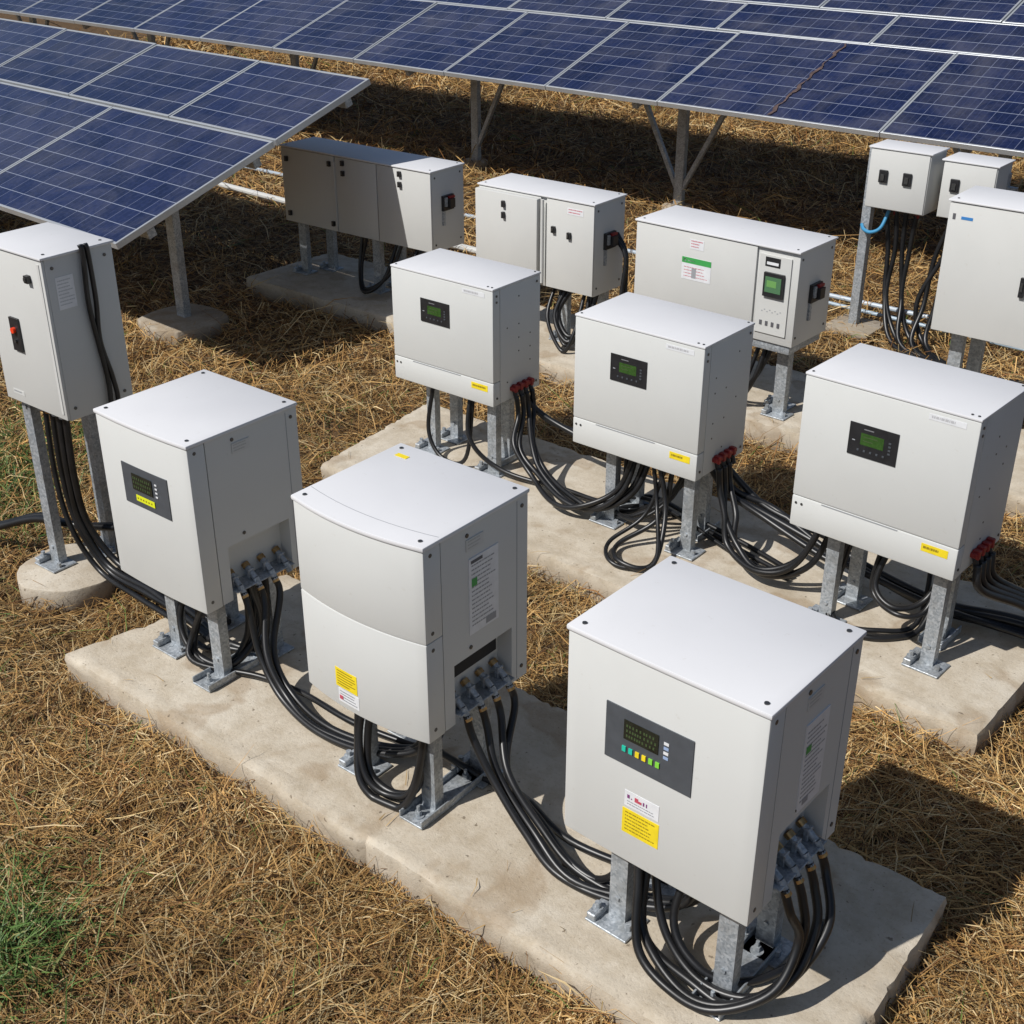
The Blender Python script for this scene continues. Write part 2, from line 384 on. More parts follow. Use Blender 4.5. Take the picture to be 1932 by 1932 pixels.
# ------------------------------------------------------------------ middle-row inverter
def inverterM(X,Y,W,D,zb,zt,a,seed,label):
    u=Unit('inverter',X,Y,W,D,zb,zt,a,label,'inverter','wide grey inverters on the middle concrete plinth')
    hw=W/2; y0=-D/2; y1=D/2; zs=zb+(zt-zb)*.205
    p=Part(); p.box(-hw+.012,hw-.012,y0+.012,y1-.012,zb+.012,zt-.008,DARK); p.obj('inner_casing',u.e)
    p=Part(); p.box(-hw,hw,y0,y0+.055,zs+.0012,zt-.012,PAINT,.006); p.obj('front_cover',u.e)
    p=Part(); p.box(-hw,hw,y0,y0+.055,zb,zs-.0012,PAINT,.006)
    p.box(-hw+.13,-hw+.45,y0-.0012,y0+.002,zs-.007,zs-.003,GINK); p.obj('lower_front_cover',u.e)
    p=Part(); p.box(-hw+.001,hw-.001,y0+.057,y1,zb+.003,zt-.012,PAINT,.004)
    rnd=random.Random(seed)
    for i in range(3):
        for j in range(7):
            if rnd.random()<.4: p.cyl((hw-.002,y0+.11+i*.09,zb+.1+j*.07),(hw+.0005,y0+.11+i*.09,zb+.1+j*.07),.0042,SCREW,8)
    p.obj('housing',u.e)
    p=Part(); p.box(-hw-.002,hw+.002,y0-.002,y1+.003,zt-.0115,zt,PAINTL,.004)
    screws(p,[(-hw+.02,y0+.02,zt),(hw-.02,y0+.02,zt),(hw-.02,y1-.02,zt),(hw-.045,y0+.02,zt)],.005,(0,0,1)); p.obj('lid',u.e)
    p=Part(); screws(p,[(hw,y0+.028,zt-.04),(hw,y0+.028,zt-.07),(hw,y0+.028,zb+.04),(hw,y1-.03,zt-.04),(hw,y1-.03,zb+.04)],.006,(1,0,0)); screws(p,[(-hw+.02,y0,zs-.03),(-hw+.045,y0,zs-.03)],.005,(0,-1,0)); p.obj('screw_set',u.e)
    H=zt-zb
    display(u,W*.30,W*.585,zt-.258*H/.62,zt-.135*H/.62,'M')
    u.sticker('front',W-.14,W-.035,zs-.05,zs-.018,YEL,'warning_label',1,seed,ink=OLV,band=(.3,.8),th=.6)
    u.sticker('front',W-.19,W-.05,zt-.05,zt-.028,WHT,'name_label',1,seed+3,ink=simple('grey_print2',(.45,.45,.47)),th=.5)
    p=Part(); c=y0+.2
    p.box(hw-.01,hw+.026,c-.07,c+.10,zb+.048,zb+.07,REDP,.004,1)
    for i in range(4):
        yy=c-.05+i*.042
        p.cyl((hw+.008,yy,zb+.06),(hw+.026,yy,zb-.0),.0115,BLACK,10); p.box(hw+.0,hw+.03,yy-.01,yy+.01,zb+.04,zb+.078,REDP,.003,1)
    p.obj('cable_connector',u.e)
    u.con=[u.M@Vector((hw+.026,c-.05+i*.042,zb-.0)) for i in range(4)]
    zl=zb+.01
    leg(u.e,-hw+.16,y0+.09,zl,.055); leg(u.e,hw-.07,y0+.07,zl,.055); leg(u.e,hw-.12,y1-.13,zl,.055,'long',.1); leg(u.e,-hw+.16,y1-.1,zl,.055)
    return u
m1=inverterM(-3.74,4.43,.66,.37,.40,1.00,.5,21,"wide light grey inverter with small green screen beside open straw")
m2=inverterM(-2.53,4.35,.67,.40,.40,1.02,-.5,22,"wide light grey inverter with cables looping from its red connectors")
m3=inverterM(-1.31,4.17,.69,.42,.44,1.09,-2.4,23,"wide light grey inverter at the plinth's end, yellow label low")

# ------------------------------------------------------------------ cabinets
def latch(u,parent,a,z,side=False,h=.05):
    p=Part(); fn=u.side if side else u.front
    fn(p,a-.012,a+.012,z-h/2,z+h/2,-.002,.02,BLACK); fn(p,a-.006,a+.006,z-h*.2,z+h*.25,.02,.026,SCREW)
    p.obj('latch',parent)
def switch(u,d,z):
    p=Part(); u.side(p,d-.055,d+.055,z-.05,z+.05,-.002,.018,BLACK); u.side(p,d-.02,d+.03,z-.03,z+.03,.018,.05,BLACK); u.side(p,d-.01,d+.045,z+.03,z+.045,.018,.035,REDP); u.side(p,d-.045,d-.025,z-.02,z+.04,.018,.03,GALV)
    u.side(p,d-.05,d-.03,z-.15,z-.05,-.002,.012,GALV)
    p.obj('rotary_switch',u.e)
def cabinet(X,Y,W,D,zb,zt,a,doors,label,name='electrical_cabinet',group='grey electrical cabinets on the rear plinth',z0=0):
    u=Unit(name,X,Y,W,D,zb,zt,a,label,'electrical cabinet',group,z0=z0); u.zb-=z0;u.zt-=z0; zb-=z0; zt-=z0; u.off=.0022
    hw=W/2;y0=-D/2;y1=D/2
    p=Part(); p.box(-hw+.004,hw-.001,y0+.012,y1,zb,zt-.012,PAINTC,.004); p.obj('housing',u.e)
    p=Part(); p.box(-hw-.008,hw+.008,y0-.01,y1+.008,zt-.0115,zt,PAINTL,.004); 
    screws(p,[(-hw+.03,y0+.03,zt),(hw-.03,y0+.03,zt),(hw-.03,y1-.03,zt)],.006,(0,0,1)); p.obj('lid',u.e)
    for (a0,a1) in doors:
        p=Part(); p.box(-hw+a0+.002,-hw+a1-.002,y0-.002,y0+.012,zb+.006,zt-.016,PAINTC,.003); p.obj('door',u.e)
    p=Part(); screws(p,[(hw-.001,y0+.04,zt-.05),(hw-.001,y1-.04,zt-.05),(hw-.001,y1-.04,zb+.05),(hw-.001,y0+.04,zb+.05)],.007,(1,0,0)); p.obj('screw_set',u.e)
    return u
t1=cabinet(-5.77,6.21,1.42,.34,.40,.95,1.6,[(.0,.53),(.54,.93),(.935,1.42)],"long three-door grey cabinet half shaded by the solar panels")
for a_,z_ in ((.06,.86),(.06,.47),(.49,.88),(.62,.90),(.62,.83),(1.15,.90),(1.15,.83),(.50,.46)): latch(t1,t1.e,a_,z_,h=.035)
switch(t1,.16,.72)
p=Part(); t1.front(p,.532,.540,.44,.90,-.002,.015,PAINTC); p.obj('hinge_rail',t1.e)
for (x,y) in ((-.65,-.08),(-.55,.1),(.1,-.08),(.15,.1),(.6,-.05)): leg(t1.e,x,y,.41,.07)
t2=cabinet(-4.43,6.20,.90,.33,.37,.95,.8,[(.0,.50),(.54,.90)],"two-door grey cabinet with black side switch and hanging cables")
for a_,z_ in ((.60,.75),(.72,.73)): latch(t2,t2.e,a_,z_,h=.04)
switch(t2,.16,.70)
p=Part(); p.box(-.45,.045,-.205,-.168,.42,.925,PAINTC,.005); od=p.obj('outer_door',t2.e)
for z_ in (.86,.79):
    q=Part(); q.box(-.225,-.205,-.225,-.206,z_-.02,z_+.02,BLACK,.002,1); q.obj('latch',od)
p=Part(); p.cyl((.072,-.185,.40),(.072,-.185,.925),.011,PAINTC); p.obj('conduit_riser',t2.e)
t2.sticker('front',.70,.82,.86,.90,WHT,'small_label',2,31,ink=REDI)
for (x,y) in ((-.3,-.05),(.15,-.05),(.35,.08)): leg(t2.e,x,y,.38,.06)
t3=cabinet(-2.95,5.97,1.04,.39,.45,.98,-1.5,[(.0,.79)],"wide grey cabinet with green and white label and inset meter")
switch(t3,.2,.72)
t3.sticker('front',.365,.455,.875,.93,WHT,'small_label',3,32,ink=REDI)
t3.sticker('front',.32,.51,.70,.825,WHT,'information_label',4,33,ink=REDI,band=(.05,.6),th=.2,extra=[(0,1,.74,1,GRN),(.05,.14,.79,.94,WHT),(.20,.45,.83,.88,WHT),(.35,.5,.1,.55,GINK)])
p=Part(); t3.front(p,.805,.995,.50,.93,-.014,-.004,PAINTC)
meter=p.obj('meter_panel',t3.e)
q=Part(); t3.front(q,.845,.965,.71,.84,-.004,.012,BLACK); t3.front(q,.857,.953,.735,.82,.012,.014,simple('meter_green',(.08,.18,.09),.2)); t3.front(q,.868,.925,.765,.80,.014,.0145,simple('meter_lime',(.14,.32,.09))); q.obj('meter',meter)
q=Part(); t3.front(q,.84,.93,.87,.92,-.004,-.002,BLACK); t3.front(q,.85,.92,.88,.895,-.002,-.001,WHT); q.obj('switch_plate',meter)
q=Part()
for i in range(4): t3.front(q,.835+i*.036,.850+i*.036,.545,.570,-.004,-.001,INK)
for i in range(8): t3.front(q,.84+i*.016,.848+i*.016,.62+.01*(i%2),.625+.01*(i%2),-.004,-.003,GINK)
q.obj('panel_markings',meter)
p=Part(); p.box(.24,.50,-.17,.17,.40,.448,GALV,.004); p.obj('base_tray',t3.e)
for (x,y) in ((.42,-.08),(.36,.05),(-.35,-.05),(-.35,.1)): leg(t3.e,x,y,.45,.07)
r2=cabinet(-1.31,6.44,1.07,.35,.56,1.26,.5,[(.0,1.07)],"large pale grey cabinet door with small blue sticker",group=None)
latch(r2,r2.e,.435,.88,h=.10)
r2.sticker('front',.07,.13,1.165,1.18,simple('blue_sticker',(.04,.2,.5)),'blue_sticker',0)
r2.sticker('front',.025,.04,1.16,1.19,INK,'small_tag',0)
for (x,y) in ((-.42,-.06),(-.36,.08),(.3,-.05),(.3,.1)): leg(r2.e,x,y,.57,.07)
lc=cabinet(-4.39,2.54,.43,.32,.78,1.46,1.1,[(.0,.43)],"tall pale grey wall cabinet with red-lit black switch on two posts",group=None,z0=-.03)
p=Part(); lc.front(p,.14,.20,1.06,1.20,-.002,.012,BLACK); sw=p.obj('switch_plate',lc.e)
q=Part(); x=-.215+.17; q.cyl((x,-.172,1.15),(x,-.184,1.15),.012,simple('red_lamp',(.8,.05,.01),.3),16); q.cyl((x,-.172,1.105),(x,-.18,1.105),.008,SCREW,12); q.obj('push_button',sw)
p=Part(); lc.front(p,.398,.412,.84,1.46,-.001,.005,PAINTC); p.obj('hinge_rail',lc.e)
latch(lc,lc.e,.33,1.39,h=.03)
lc.sticker('side',.045,.125,1.27,1.40,WHT,'paper_label',8,41,ink=simple('grey_print4',(.45,.47,.50)))
lc.sticker('front',.06,.14,.85,.87,PAINTC,'name_label',1,42,ink=GINK)
for (x,y) in ((-.16,-.12),(-.10,.11)): leg(lc.e,x,y,.82,.06,z0=0)
p=Part()
for i in range(4): p.cyl((-.09+i*.05,-.09,.765),(-.09+i*.05,-.09,.81),.017,GALV if i!=1 else BRASS,12)
p.obj('cable_gland_row',lc.e)

pe=empty('combiner_box_stand',(-3.42,7.93,-.09),0,"two small grey boxes on a galvanised post with black cables","electrical box")
def L0(x,y,z): return (x+3.42,y-7.93,z+.09)
p=Part(); p.beam(L0(-3.49,7.98,-.07),L0(-3.49,7.98,1.14),.06,GALV); p.obj('post',pe)
p=Part(); p.beam(L0(-2.68,8.12,-.2),L0(-2.68,8.12,1.05),.05,GALV); p.obj('post',pe)
p=Part(); p.beam(L0(-3.52,8.12,.95),L0(-2.6,8.12,.95),.04,GALV); p.obj('rail',pe)
for (x0,x1,yy,za,zc,nl) in ((-3.46,-3.06,7.84,.775,1.15,2),(-3.00,-2.66,7.90,.77,1.12,1)):
    p=Part(); a=L0(x0,yy,za); b=L0(x1,yy+.24,zc); p.box(a[0],b[0],a[1],b[1],a[2],b[2],PAINTC,.005); p.box(a[0]-.012,b[0]+.012,a[1]-.014,b[1]+.01,b[2]+.001,b[2]+.011,PAINTL,.003)
    p.box(a[0]+.006,b[0]-.006,a[1]-.008,a[1]-.001,a[2]+.006,b[2]-.006,PAINTC,.002); 
    cb=p.obj('combiner_box',pe)
    for k in range(nl):
        cx=a[0]+(b[0]-a[0])*(.27+.4*k); q=Part()
        q.box(cx-.028,cx+.028,a[1]-.024,a[1]-.009,a[2]+.17,a[2]+.25,BLACK,.003,1); q.box(cx-.012,cx+.012,a[1]-.031,a[1]-.025,a[2]+.185,a[2]+.225,SCREW); q.obj('switch',cb)
    q=Part()
    for k in range(4): xx=a[0]+.1+k*.07; q.cyl((xx,a[1]+.12,a[2]-.05),(xx,a[1]+.12,a[2]),.018,REDP if k%2 else BLACK,10)
    q.obj('cable_gland_row',cb)
p=Part(); p.box(-.22,.12,-.13,.2,-.02,.03,CONC2,.012); p.obj('concrete_footing',pe)

# ------------------------------------------------------------------ cables
def cat(pts,n=9):
    P=[Vector(p) for p in pts]; P=[P[0]*2-P[1]]+P+[P[-1]*2-P[-2]]; o=[]
    for i in range(1,len(P)-2):
        for k in range(n):
            t=k/n; a,b,c,d=P[i-1],P[i],P[i+1],P[i+2]
            o.append(.5*((2*b)+(c-a)*t+(2*a-5*b+4*c-d)*t*t+(3*b-a-3*c+d)*t**3))
    o.append(P[-2]); return o
def tube(pts,r,name='power_cable',mat=None,label=None,catg='cable',group='black power cables',sides=9,zmin=None):
    c=cat(pts); org=Vector(pts[0])
    if zmin is not None:
        for v in c: v.z=max(v.z,zmin)
    bm=bmesh.new(); rings=[]; prev=None
    for i,v in enumerate(c):
        t=(c[min(i+1,len(c)-1)]-c[max(i-1,0)]).normalized()
        if prev is None: nrm=t.cross(Vector((.3,.9,.2))).normalized()
        else: nrm=(prev-t*prev.dot(t)).normalized()
        prev=nrm; bn=t.cross(nrm)
        rings.append([bm.verts.new(v-org+(nrm*math.cos(2*math.pi*k/sides)+bn*math.sin(2*math.pi*k/sides))*r) for k in range(sides)])
    for i in range(len(rings)-1):
        for k in range(sides):
            f=bm.faces.new((rings[i][k],rings[i][(k+1)%sides],rings[i+1][(k+1)%sides],rings[i+1][k])); f.smooth=True
    bm.faces.new(rings[0]); bm.faces.new(rings[-1][::-1])
    bmesh.ops.recalc_face_normals(bm,faces=bm.faces[:])
    me=bpy.data.meshes.new(name); bm.to_mesh(me); bm.free(); me.materials.append(mat or RUB)
    o=bpy.data.objects.new(name,me); COL.objects.link(o); o.location=org
    o['label']=label or "thick black power cable running across the concrete plinth"; o['category']=catg
    if group: o['group']=group
    return o
def bundle(pts,n,r=.013,s0=(0,.04,0),sm=(0,.026,.006),s1=(0,.03,0),seed=0,label=None,zmin=.014,jit=.024):
    rnd=random.Random(seed); m=len(pts); s0,sm,s1=Vector(s0),Vector(sm),Vector(s1)
    for i in range(n):
        k=i-(n-1)/2; q=[]
        for j,p in enumerate(pts):
            t=j/(m-1)
            sv=s0.lerp(sm,min(1,t*3)) if t<.5 else sm.lerp(s1,max(0,(t-.67)*3))
            jt=Vector((rnd.uniform(-1,1),rnd.uniform(-1,1),rnd.uniform(-.4,.8)))*(jit if 0<j<m-1 else 0)
            q.append(Vector(p)+sv*k+jt)
        tube(q,r*rnd.choice((.9,1,1.1)),label=label,zmin=zmin)
LB1="black cable from the inverter's side glands down onto the plinth"
LB2="black cable looping under the inverter"
bundle([(-4.62,2.62,.77),(-4.60,2.60,.45),(-4.57,2.60,.22),(-4.45,2.64,.03),(-4.15,2.63,.03),(-3.85,2.60,.03),(-3.6,2.55,.04),(-3.45,2.62,.08),(-3.5,2.7,.40)],4,.0135,(.05,0,0),(.010,.020,.010),(.04,0,0),1,"black cable from the tall cabinet to the first plinth",zmin=-.09,jit=.012)
bundle([(-4.50,2.80,.78),(-4.50,2.84,.4),(-4.52,2.82,.12),(-4.40,2.74,-.05),(-4.1,2.72,.02),(-3.7,2.68,.03)],2,.013,(.03,0,0),(.01,.03,0),(0,.03,0),2,zmin=-.09)
def drop(u,pts,seed,skip=(),sp=(.010,.022),jit=.018):
    for i,g in enumerate(u.glands):
        if i in skip: continue
        rnd=random.Random(seed+i); k=i-1.5
        q=[g+Vector((-.006,0,.01)),g+Vector((.022,-.004,-.06))]
        for n_,p in enumerate(pts): q.append(Vector(p)+Vector((sp[0]*k,sp[1]*k,0))+Vector((rnd.uniform(-1,1)*jit,rnd.uniform(-1,1)*jit,rnd.random()*.014)))
        tube(q,.0132,label=LB1,zmin=.014)
drop(b1,[(-3.22,2.52,.16),(-3.10,2.48,.05),(-2.88,2.46,.02),(-2.62,2.50,.03),(-2.45,2.55,.12),(-2.42,2.58,.38)],100,skip=(3,))
drop(b2,[(-2.07,2.49,.21),(-1.92,2.45,.09),(-1.74,2.42,.025),(-1.52,2.46,.03),(-1.36,2.5,.12),(-1.33,2.52,.40)],120)
bundle([(-3.5,2.50,.38),(-3.62,2.46,.15),(-3.55,2.40,.04),(-3.3,2.5,.02),(-3.1,2.55,.02),(-2.8,2.53,.02),(-2.5,2.6,.02)],1,.013,seed=3,label=LB2)
bundle([(-3.66,2.55,.38),(-3.68,2.50,.15),(-3.6,2.44,.03),(-3.45,2.5,.03),(-3.4,2.6,.15),(-3.42,2.6,.38)],2,.013,(.04,0,0),(.02,.02,.01),(.03,0,0),4,LB2)
bundle([(-2.60,2.42,.38),(-2.60,2.37,.18),(-2.53,2.335,.05),(-2.42,2.33,.02),(-2.34,2.37,.10),(-2.33,2.42,.38)],3,.0135,(.028,.01,0),(.0,.026,.014),(-.02,.015,0),5,LB2,jit=.014)
bundle([(-2.5,2.55,.38),(-2.45,2.55,.15),(-2.3,2.6,.02),(-2.1,2.62,.02),(-1.85,2.55,.02),(-1.5,2.6,.02)],1,.012,seed=6,label=LB2)
drop(b3,[(-.985,2.48,.24),(-.99,2.39,.11),(-1.09,2.30,.03),(-1.24,2.27,.025),(-1.38,2.30,.09),(-1.44,2.36,.24),(-1.45,2.42,.40)],140,sp=(.010,.026))
bundle([(-1.33,2.50,.39),(-1.36,2.40,.14),(-1.25,2.36,.03),(-1.1,2.42,.02),(-1.02,2.6,.02),(-1.05,2.75,.02)],1,.0125,seed=8,label=LB2)
bundle([(-1.52,2.46,.39),(-1.56,2.42,.18),(-1.66,2.44,.03),(-1.8,2.46,.02)],1,.012,seed=81,label=LB2)
def mdrop(u,pts,seed,r=.013,skip=()):
    for i,g in enumerate(u.con):
        if i in skip: continue
        rnd=random.Random(seed+i); k=i-1.5
        q=[g+Vector((0,0,.02)),g+Vector((.02,-.01,-.08))]
        for p in pts: q.append(Vector(p)+Vector((.016*k,.020*k,0))+Vector((rnd.uniform(-1,1)*.024,rnd.uniform(-1,1)*.024,rnd.random()*.03)))
        tube(q,r,label="black cable looping between two inverters on the middle plinth",zmin=.014)
mdrop(m1,[(-3.60,4.52,.19),(-3.46,4.45,.09),(-3.26,4.38,.05),(-3.10,4.38,.07),(-2.95,4.44,.18),(-2.90,4.5,.41)],200)
mdrop(m2,[(-2.42,4.50,.22),(-2.34,4.44,.10),(-2.18,4.38,.06),(-2.0,4.40,.16),(-1.90,4.44,.45)],220,.014,skip=(3,))
bundle([(-3.95,4.5,.41),(-3.92,4.46,.18),(-3.75,4.5,.04),(-3.4,4.55,.03),(-3.05,4.5,.08),(-2.98,4.5,.41)],1,.011,seed=9,label=LB2)
bundle([(-3.78,4.68,.42),(-3.62,4.72,.27),(-3.3,4.76,.22),(-2.95,4.72,.30),(-2.9,4.65,.41)],2,.014,seed=10,label=LB2)
bundle([(-2.60,4.60,.41),(-2.50,4.62,.28),(-2.30,4.64,.20),(-2.0,4.62,.14),(-1.85,4.6,.12),(-1.5,4.62,.05),(-1.2,4.66,.06),(-.8,4.8,.0),(-.2,5.0,-.08)],4,.015,(0,.03,0),(0,.030,.006),seed=11,label="thick black cable running along the middle plinth",zmin=-.09)
bundle([(-2.72,4.45,.40),(-2.76,4.40,.15),(-2.86,4.22,.03),(-2.80,4.11,.02),(-2.68,4.12,.02),(-2.62,4.22,.03),(-2.7,4.37,.2),(-2.78,4.42,.41)],2,.011,(.03,0,0),(.020,.012,0),(.03,0,0),12,LB2)
bundle([(-2.66,4.55,.41),(-2.74,4.5,.2),(-2.9,4.45,.05),(-3.1,4.55,.02),(-3.0,4.7,.02),(-2.7,4.65,.02),(-2.4,4.55,.02),(-2.1,4.5,.02)],3,.011,(.03,0,0),(.01,.025,0),seed=121,label=LB2,jit=.04)
bundle([(-4.2,4.5,.4),(-4.22,4.46,.15),(-4.1,4.42,.03),(-3.95,4.45,.05),(-3.93,4.5,.4)],1,.011,(.03,0,0),(0,.03,0),(.03,0,0),14,LB2)
bundle([(-1.62,4.3,.45),(-1.62,4.24,.26),(-1.52,4.2,.20),(-1.44,4.3,.24),(-1.42,4.4,.45)],2,.012,(.03,.01,0),(0,.02,.015),(.03,0,0),15,LB2)
bundle([(-1.8,4.4,.44),(-1.85,4.35,.1),(-1.75,4.26,.02),(-1.6,4.3,.02),(-1.5,4.45,.02),(-1.52,4.6,.2),(-1.55,4.5,.45)],2,.012,seed=16,label=LB2)
for i,g in enumerate(m3.con):
    k=i-1.5
    tube([g+Vector((0,0,.02)),g+Vector((.03,0,-.08)),Vector((-1.12,4.55+.03*k,.24)),Vector((-.98,4.62+.04*k,.12)),Vector((-.7,4.70+.04*k,.0)),Vector((-.3,4.8+.05*k,-.08))],.016,label="black cable leaving the last inverter over the plinth's end",zmin=-.09)
bundle([(-6.3,2.2,-.09),(-5.7,2.35,-.06),(-5.25,2.52,.02),(-4.95,2.62,.12),(-4.72,2.66,.14),(-4.55,2.8,.14)],2,.016,seed=18,label="thick black cable arriving over the straw",zmin=-.1)
for y,w_ in ((2.715,.0),(2.738,.012)):
    tube([(-4.375,y-.01,1.478),(-4.370,y-.006,1.44),(-4.374,y-.012+w_,1.25),(-4.376,y+.004-w_,1.08),(-4.376,y+.022,.92),(-4.376,y+.02+w_,.80),(-4.40,y+.02,.6),(-4.44,y,.3),(-4.46,y,.02),(-4.2,y-.05,.0),(-3.9,y-.1,.02)],.0105,label="black cable strapped down the tall cabinet's side",zmin=-.09)
bundle([(-6.5,6.3,.41),(-6.5,6.25,.15),(-6.35,6.15,.05),(-6.2,6.2,.15),(-6.15,6.3,.41)],2,.012,(.05,0,0),(0,.03,.02),(.05,0,0),19,LB2)
bundle([(-5.95,6.3,.41),(-5.98,6.2,.2),(-5.9,6.15,.05),(-5.7,6.25,.03),(-5.4,6.3,.03),(-5.2,6.4,.2),(-5.15,6.4,.4)],2,.013,(.05,0,0),(0,.03,.02),(.05,0,0),20,LB2)
bundle([(-4.7,6.3,.4),(-4.72,6.2,.2),(-4.6,6.15,.04),(-4.5,6.2,.15),(-4.5,6.3,.4)],4,.014,(.05,0,0),(0,.03,.02),(.03,0,0),21,LB2)
bundle([(-4.44,6.44,.72),(-4.36,6.44,.6),(-4.33,6.38,.3),(-4.2,6.3,.05),(-3.9,6.3,.03)],2,.014,seed=22,label=LB2)
bundle([(-3.15,6.1,.42),(-3.2,6.05,.2),(-3.3,6.1,.04),(-3.5,6.2,.03),(-3.8,6.3,.03)],3,.013,(.04,0,0),seed=23,label=LB2)
for i in range(7):
    rnd=random.Random(i+50); x=(-3.36,-3.29,-3.22,-3.15,-2.9,-2.83,-2.76)[i]
    tube([(x,7.96,.78),(x*.7-3.17*.3,7.94,.5),(x*.5-3.15*.5+rnd.uniform(-.05,.05),7.88,.2),(-3.12+.04*i,7.76+rnd.uniform(-.05,.05),-.03),(-2.85+.05*i,7.6+rnd.uniform(-.1,.1),-.07),(-2.0,7.45+.04*i,-.08)],.016,label="black cable hanging from a small box to the straw",zmin=-.1)
tube([(-3.50,7.93,.63),(-3.46,7.88,.615),(-3.40,7.86,.61),(-3.34,7.87,.65),(-3.32,7.92,.76)],.012,name='blue_conduit',mat=BLUE,label="short bright blue flexible conduit curving below a small box",catg='conduit',group=None)
def pipe(p0,p1,r,mat,label):
    p=Part(); v=Vector(p0); p.cyl((0,0,0),Vector(p1)-v,r,mat,10); o=p.obj('conduit_pipe',None,p0,label); o['category']='pipe'; o['group']='conduit pipes on the ground'
pipe((-11.5,8.5,-.06),(-1.5,8.40,-.06),.018,simple('pale_pipe',(.36,.42,.48),.4),"long pale grey conduit pipe lying on the straw")
pipe((-11.5,7.85,-.04),(-6.3,7.6,-.04),.028,simple('white_pipe',(.55,.55,.53),.4),"white pipe lying on the straw behind the cabinet")
pipe((-4.2,8.28,-.06),(-1.5,8.15,-.06),.014,simple('pale_pipe2',(.30,.38,.45),.4),"thin pale blue-grey conduit lying on the straw")

# ------------------------------------------------------------------ solar arrays
panel_cache={}
def panel_mesh(w,h):
    k=(round(w,3),round(h,3))
    if k in panel_cache: return panel_cache[k]
    bm=bmesh.new(); uvl=bm.loops.layers.uv.new('UVMap'); g=.012
    v=[bm.verts.new(p) for p in ((g,g,0),(w-g,g,0),(w-g,h-g,0),(g,h-g,0),(g,g,-.006),(w-g,g,-.006),(w-g,h-g,-.006),(g,h-g,-.006))]
    nx=max(2,round(w/.165)); ny=max(2,round(h/.165))
    f=bm.faces.new(v[:4])
    for l,uv in zip(f.loops,((0,0),(nx,0),(nx,ny),(0,ny))): l[uvl].uv=uv
    f2=bm.faces.new(v[4:][::-1]); f2.material_index=1
    me=bpy.data.meshes.new('solar_panel'); bm.to_mesh(me); bm.free(); me.materials.append(CELLS); me.materials.append(WHT)
    p=Part(); t=.017
    for b in ((0,w,0,t),(0,w,h-t,h)): p.box(b[0],b[1],b[2],b[3],-.036,.004,ALU,.0015,1)
    for b in ((0,t,t,h-t),(w-t,w,t,h-t)): p.box(b[0],b[1],b[2],b[3],-.036,.004,ALU,.0015,1)
    o=p.obj('panel_frame'); fm=o.data; bpy.data.objects.remove(o)
    panel_cache[k]=(me,fm); return me,fm
def array(p0,rot,tilt,rows,posts,label,railx,group='blue solar panel arrays'):
    e=empty('solar_array',p0,-R(rot),label,'solar panels',group)
    T=Matrix.Rotation(R(tilt),4,'X')
    for (s0,s1,dv) in rows:
        for a,b in zip(dv[:-1],dv[1:]):
            g=.004; me,fm=panel_mesh(b-a-2*g,s1-s0)
            o=bpy.data.objects.new('solar_panel',me); COL.objects.link(o); o.parent=e
            o.matrix_local=T@Matrix.Translation((a+g,s0,0))@Matrix.Rotation(R(random.uniform(-.25,.25)),4,'X')@Matrix.Rotation(R(random.uniform(-.2,.2)),4,'Y')
            f=bpy.data.objects.new('panel_frame',fm); COL.objects.link(f); f.parent=o
    S=rows[-1][1]; x0,x1=railx
    ct,st=math.cos(R(tilt)),math.sin(R(tilt))
    for i,s in enumerate([.25,rows[0][1]-.15,S-.2]):
        p=Part(); p.box(x0,x1,s-.03,s+.03,-.10,-.045,GALV,.003,1,T); p.obj('support_rail',e)
    for (x,s,zf,br) in posts:
        y=s*ct; zt=s*st-.1
        p=Part(); p.box(x-.045,x+.045,y-.03,y+.03,zf,zt,GALV,.004,1); p.obj('support_post',e)
        for sgn in {True:(-1,1),False:(),'right':(1,)}[br]:
            p=Part(); p.beam((x,y,zf+.12),(x+sgn*.62,y,zt-.02),.04,GALV); p.obj('diagonal_brace',e)
        p=Part(); p.beam((x,.12*ct,.12*st-.12),(x,(S-.15)*ct,(S-.15)*st-.12),.05,GALV); p.obj('rafter',e)
    return e,T
q=1.0734
dl=[q*v for v in (0,-1.68,-3.15,-4.65,-6.15,-7.65,-9.15)]; du=[q*v for v in (0,-1.07,-2.25,-3.45,-4.65,-5.85,-7.05,-8.25,-9.45)]
array((-6.33,4.15,.81),3,19,[(0,1.165*q,dl[::-1]),(1.18*q,1.97*q,du[::-1])],[(-.82,.97,-.86,False),(-4.2,.97,-.86,False),(-7.2,.97,-.86,False)],"tilted blue solar array with silver frames over dry straw",(-9.6,-.03))
dA=[0,-1.95,-3.12]+[-3.12-1.2*i for i in range(1,15)]; dA=[3.9,1.95]+dA
dB=[3.9,2.3,.75,-.75,-2.2]+[-2.2-1.2*i for i in range(1,15)]
dB2=[3.9,1.6,.1,-1.5,-2.9]+[-2.9-1.2*i for i in range(1,14)]
ra,RT=array((-3.94,9.03,1.0),1,19,[(0,1.29,dA[::-1]),(1.305,1.84,dB[::-1]),(1.855,2.5,dB2[::-1])],[(.6,1.0,-1.08,True),(-2.25,.93,-1.08,True),(-4.90,1.15,-1.08,'right'),(-7.6,1.1,-1.08,'right'),(-10.3,1.1,-1.08,True),(-13,1.1,-1.08,True),(3.2,1.0,-1.08,True)],"long blue solar array on posts with diagonal braces",(-18.5,3.85))
